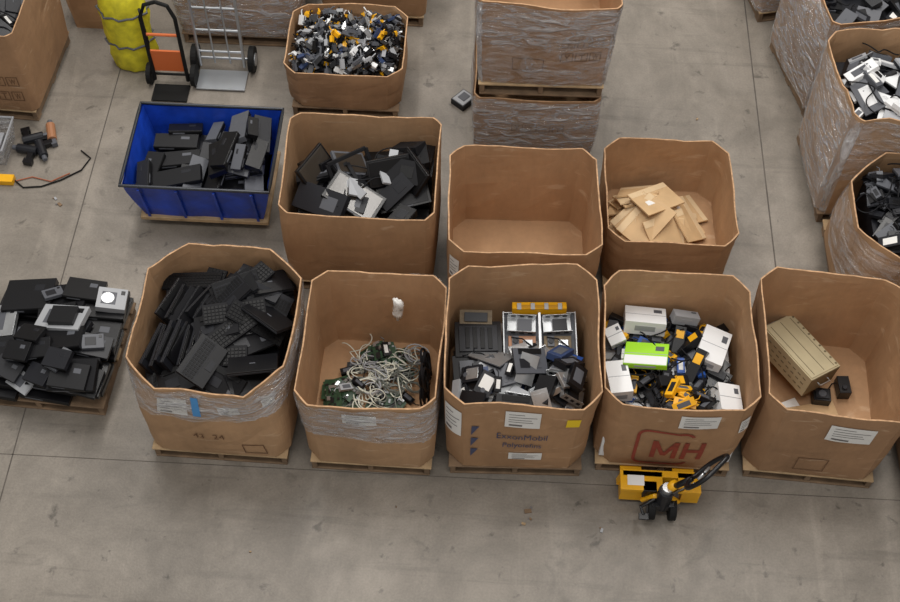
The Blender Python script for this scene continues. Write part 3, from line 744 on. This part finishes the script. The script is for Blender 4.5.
newobj(mb,'computer_parts_pile',g)
# ------------------------------------------------------------------ pallet jack
pj=empty('pallet_jack',1.38,3.93,0)
mb=MB()
mb.box(T(0,.02,.17),.6,.05,.16,YELM,.9,1)
mb.box(T(-.14,-.04,.235),.3,.15,.03,YELM); mb.box(T(.2,-.04,.235),.16,.15,.03,YELM)
mb.box(T(-.2,-.05,.13),.16,.1,.16,YELM); mb.box(T(.22,-.05,.13),.13,.1,.16,YELM)
mb.box(T(-.18,-.04,.252),.12,.08,.003,PAPER); mb.tube([(-.12,-.12,.1),(-.05,-.14,.22),(.06,-.14,.22),(.14,-.12,.1)],.018,YELM,8)
for sx in(-1,1):
    mb.box(T(sx*.19,.58,.075),.155,1.1,.03,YELM); mb.cyl(T(sx*.19,1.05,.04)@RY(D2(90)),.035,.08,RUB,16)
mb.finish('fork_frame',pj,bevel=.008,seg=2)
mb=MB()
mb.cyl(T(0.02,-.15,.22),.055,.24,BLK2,18); mb.cyl(T(.02,-.15,.36),.04,.06,SIL,16); mb.box(T(.02,-.15,.14),.16,.1,.07,BLK)
for sx in(-1,1): mb.cyl(T(.02+sx*.075,-.17,.085)@RY(D2(90)),.085,.05,RUB,24); mb.cyl(T(.02+sx*.102,-.17,.085)@RY(D2(90)),.04,.006,GRY,16)
mb.tube([(-.04,-.15,.2),(-.14,-.2,.16),(-.12,-.26,.15)],.014,BLK,8); mb.tube([(.06,-.15,.3),(.14,-.1,.26),(.2,-.06,.2)],.01,BLK,8)
mb.box(T(-.12,-.27,.15),.07,.05,.015,BLK); mb.box(T(-.08,-.08,.2),.1,.08,.1,BLK)
mb.finish('hydraulic_pump_and_wheels',pj,bevel=.004)
mb=MB()
a=Vector((.03,-.15,.36)); bq=Vector((.15,-.17,.58))
mb.tube([a,bq],.022,BLK,10); mb.tube([a+Vector((.0,.02,-.05)),a+Vector((.03,.0,.08))],.035,YELM,10)
mb.tube([a+Vector((.03,-.03,0)),bq+Vector((.02,-.03,0))],.006,SIL,6)
dr=(bq-a).normalized(); sd=Vector((.68,.72,.1)).normalized()
lp=[]
for t,wd in ((0,0),(.05,.1),(.12,.14),(.21,.14),(.27,.1),(.28,0),(.27,-.1),(.21,-.14),(.12,-.14),(.05,-.1)):
    lp.append(bq+dr*t+sd*wd)
sm=[]
k=len(lp)
for i in range(k):
    p0,p1,p2,p3=lp[i-1],lp[i],lp[(i+1)%k],lp[(i+2)%k]
    for j in range(4):
        t=j/4; sm.append(.5*((2*p1)+(-p0+p2)*t+(2*p0-5*p1+4*p2-p3)*t*t+(-p0+3*p1-3*p2+p3)*t**3))
mb.tube(sm,.017,BLK,8,closed=True)
mb.tube([bq,bq+dr*.14],.012,BLK,8); mb.tube([bq+dr*.13-sd*.06,bq+dr*.13+sd*.06],.01,SIL,6)
mb.finish('tiller_handle',pj,smooth=True)
# ------------------------------------------------------------------ floor items, left back
mb=MB(); M=RZ(D2(50)); mb.box(M@T(0,0,.03),.17,.15,.06,BLK2); mb.box(M@T(0,0,.062),.15,.13,.008,LGRY); mb.box(M@T(.01,0,.068),.09,.08,.006,GRY)
mb.tube([(.08,0,.03),(.14,.02,.01),(.17,-.02,.01)],.006,BLK,5)
ob=mb.finish('electronic_device',bevel=.006); ob.location=(-.2,7.68,0)
mb=MB()
def sackring(z,r): return [(r*math.cos(2*math.pi*i/20)*(1+.12*math.sin(i*2.1+z*9)),r*.75*math.sin(2*math.pi*i/20)*(1+.1*math.cos(i*3+z*7)),z) for i in range(20)]
vs=[];fs=[];prof=[(0,.17),(.03,.2),(.2,.21),(.4,.2),(.6,.21),(.78,.19),(.9,.13),(.96,.06),(1.02,.08)]
for z,r in prof: vs+=sackring(z,r)
for k in range(len(prof)-1):
    for i in range(20): fs.append((k*20+i,k*20+(i+1)%20,(k+1)*20+(i+1)%20,(k+1)*20+i))
fs.append(tuple(range(19,-1,-1))); fs.append(tuple(range((len(prof)-1)*20,len(prof)*20)))
mb.add(vs,fs,mat('yellow_fabric',(206,196,40),.6,var=.3,scale=9,bump=.6))
for z in(.32,.66): mb.tube(sackring(z,.212),.01,GRY,6,closed=True)
mb.tube([(.16,-.1,.1),(.2,-.14,.4),(.18,-.1,.75)],.012,BLK,6)
ob=mb.finish('yellow_duffel_sack',smooth=True); ob.location=(-3.22,8.0,0)
mb=MB(); ST=mat('tube_steel',(176,180,184),.3,metal=.7)
for sx in(-1,1):
    mb.tube([(sx*.2,0,.1),(sx*.2,.02,.5),(sx*.2,.06,.95)],.014,ST,8)
    mb.cyl(T(sx*.26,.08,.12)@RY(D2(90)),.12,.05,RUB,24); mb.cyl(T(sx*.288,.08,.12)@RY(D2(90)),.06,.01,ST,16)
arc=[(.2*math.cos(math.pi*i/12),.06+.04*math.sin(math.pi*i/12),.95+.22*math.sin(math.pi*i/12)) for i in range(13)]; mb.tube(arc,.014,ST,8)
for z in(.25,.5,.75,.95): mb.tube([(-.2,.02+.04*z,z),(.2,.02+.04*z,z)],.01,ST,8)
for x in(-.07,.07): mb.tube([(x,.02,.12),(x,.05,.95)],.008,ST,6)
mb.box(T(0,-.1,.02),.44,.24,.012,ST); mb.tube([(-.26,.08,.12),(.26,.08,.12)],.012,ST,8)
ob=mb.finish('hand_truck',smooth=False); ob.location=(-2.4,7.9,0)
mb=MB(); ORP=mat('orange_paint',(206,104,50),.5)
for sx in(-1,1):
    mb.tube([(sx*.15,0,.08),(sx*.15,.03,.8),(sx*.1,.05,.92),(0,.06,.95)],.018,RUB,8)
    mb.cyl(T(sx*.2,.05,.1)@RY(D2(90)),.1,.04,RUB,20)
mb.box(T(0,.02,.3),.28,.02,.24,ORP); mb.box(T(0,-.1,.015),.32,.2,.012,RUB); mb.tube([(-.15,.03,.6),(.15,.03,.6)],.014,ORP,8)
mb.tube([(-.2,.05,.1),(.2,.05,.1)],.012,RUB,8)
ob=mb.finish('hand_truck'); ob.location=(-2.84,7.72,0)
mb=MB(); CLR=wrapmat('clear_plastic',.25,.7)
for (s1,s2,z0,z1) in ((.15,.19,.0,.24),):
    vs=[(-s1,-s1,z0),(s1,-s1,z0),(s1,s1,z0),(-s1,s1,z0),(-s2,-s2,z1),(s2,-s2,z1),(s2,s2,z1),(-s2,s2,z1)]
    mb.add(vs,[(0,1,2,3),(0,1,5,4),(1,2,6,5),(2,3,7,6),(3,0,4,7)],CLR)
mb.tube([(-.19,-.19,.24),(.19,-.19,.24),(.19,.19,.24),(-.19,.19,.24)],.012,LGRY,6,closed=True)
mb.box(T(0,0,.08),.22,.2,.12,LGRY)
ob=mb.finish('clear_plastic_bin'); ob.location=(-4.26,6.85,0)
mb=MB()
for k,(x,y,a) in enumerate(((0,0,.4),(.14,.08,1.9),(-.02,-.13,3.0),(.1,-.12,5.2))):
    M=T(x,y,.05)@RZ(a); mb.cyl(M@RY(D2(90)),.04,.18,BLK2 if k!=1 else ORG,12); mb.cyl(M@T(.11,0,0)@RY(D2(90)),.022,.05,GRY,12); mb.box(M@T(-.05,.06,-.01),.05,.1,.05,BLK); mb.box(M@T(-.05,.12,-.015),.08,.05,.05,GRY if k%2 else BLK)
ob=mb.finish('power_drill_pile',bevel=.004); ob.location=(-3.93,6.98,0)
mb=MB()
mb.tube([(-.3,-.12,.01),(-.2,-.2,.01),(-.05,-.18,.01),(.1,-.1,.01),(.25,.02,.01),(.3,.16,.01),(.2,.24,.01)],.007,RUB,6)
mb.tube([(-.3,-.14,.01),(-.15,-.08,.01),(.02,-.12,.01),(.16,-.02,.01)],.005,mat('orange_cord',(160,90,60),.6),6)
mb.box(T(-.36,-.14,.03),.14,.08,.05,YELM)
ob=mb.finish('power_cable',smooth=False); ob.location=(-3.7,6.66,0)
mb=MB()
for (x,y,s) in ((.45,3.72,.05),(.42,3.62,.03),(.98,3.6,.03),(-3.55,6.3,.04),(-3.6,6.36,.03),(-.5,3.7,.012),(1.9,7.6,.02),(-1.5,3.3,.012),(.47,3.66,.02),(-.95,6.9,.03),(2.2,5.6,.03),(.1,8.5,.02)):
    M=T(x,y,.006)@RZ(R.uniform(0,3)); mb.box(M,s,s*.6,.01,R.choice([LGRY,WOOD,WOODD])); mb.box(M@T(s*.5,s*.4,0)@RZ(1),s*.5,s*.3,.008,R.choice([WOODD,INK]))
mb.finish('floor_litter')
# ------------------------------------------------------------------ light
w=bpy.data.worlds.new('world'); SC.world=w; w.use_nodes=True
w.node_tree.nodes['Background'].inputs[0].default_value=(1,.985,.96,1); w.node_tree.nodes['Background'].inputs[1].default_value=.56
def area(name,loc,sx,sy,p,col=(1,.965,.92),rot=(0,0,0)):
    l=bpy.data.lights.new(name,'AREA'); l.shape='RECTANGLE'; l.size=sx; l.size_y=sy; l.energy=p; l.color=col
    o=bpy.data.objects.new(name,l); COL.objects.link(o); o.location=loc; o.rotation_euler=rot
area('ceiling_light',(-3,9,10.5),1.2,6,440); area('ceiling_light',(3,9,10.5),1.2,6,440); area('ceiling_light',(0,2,10.8),7,1.2,310); area('ceiling_light',(0,15,10.5),7,1.6,350)
SC.view_settings.view_transform='Standard'
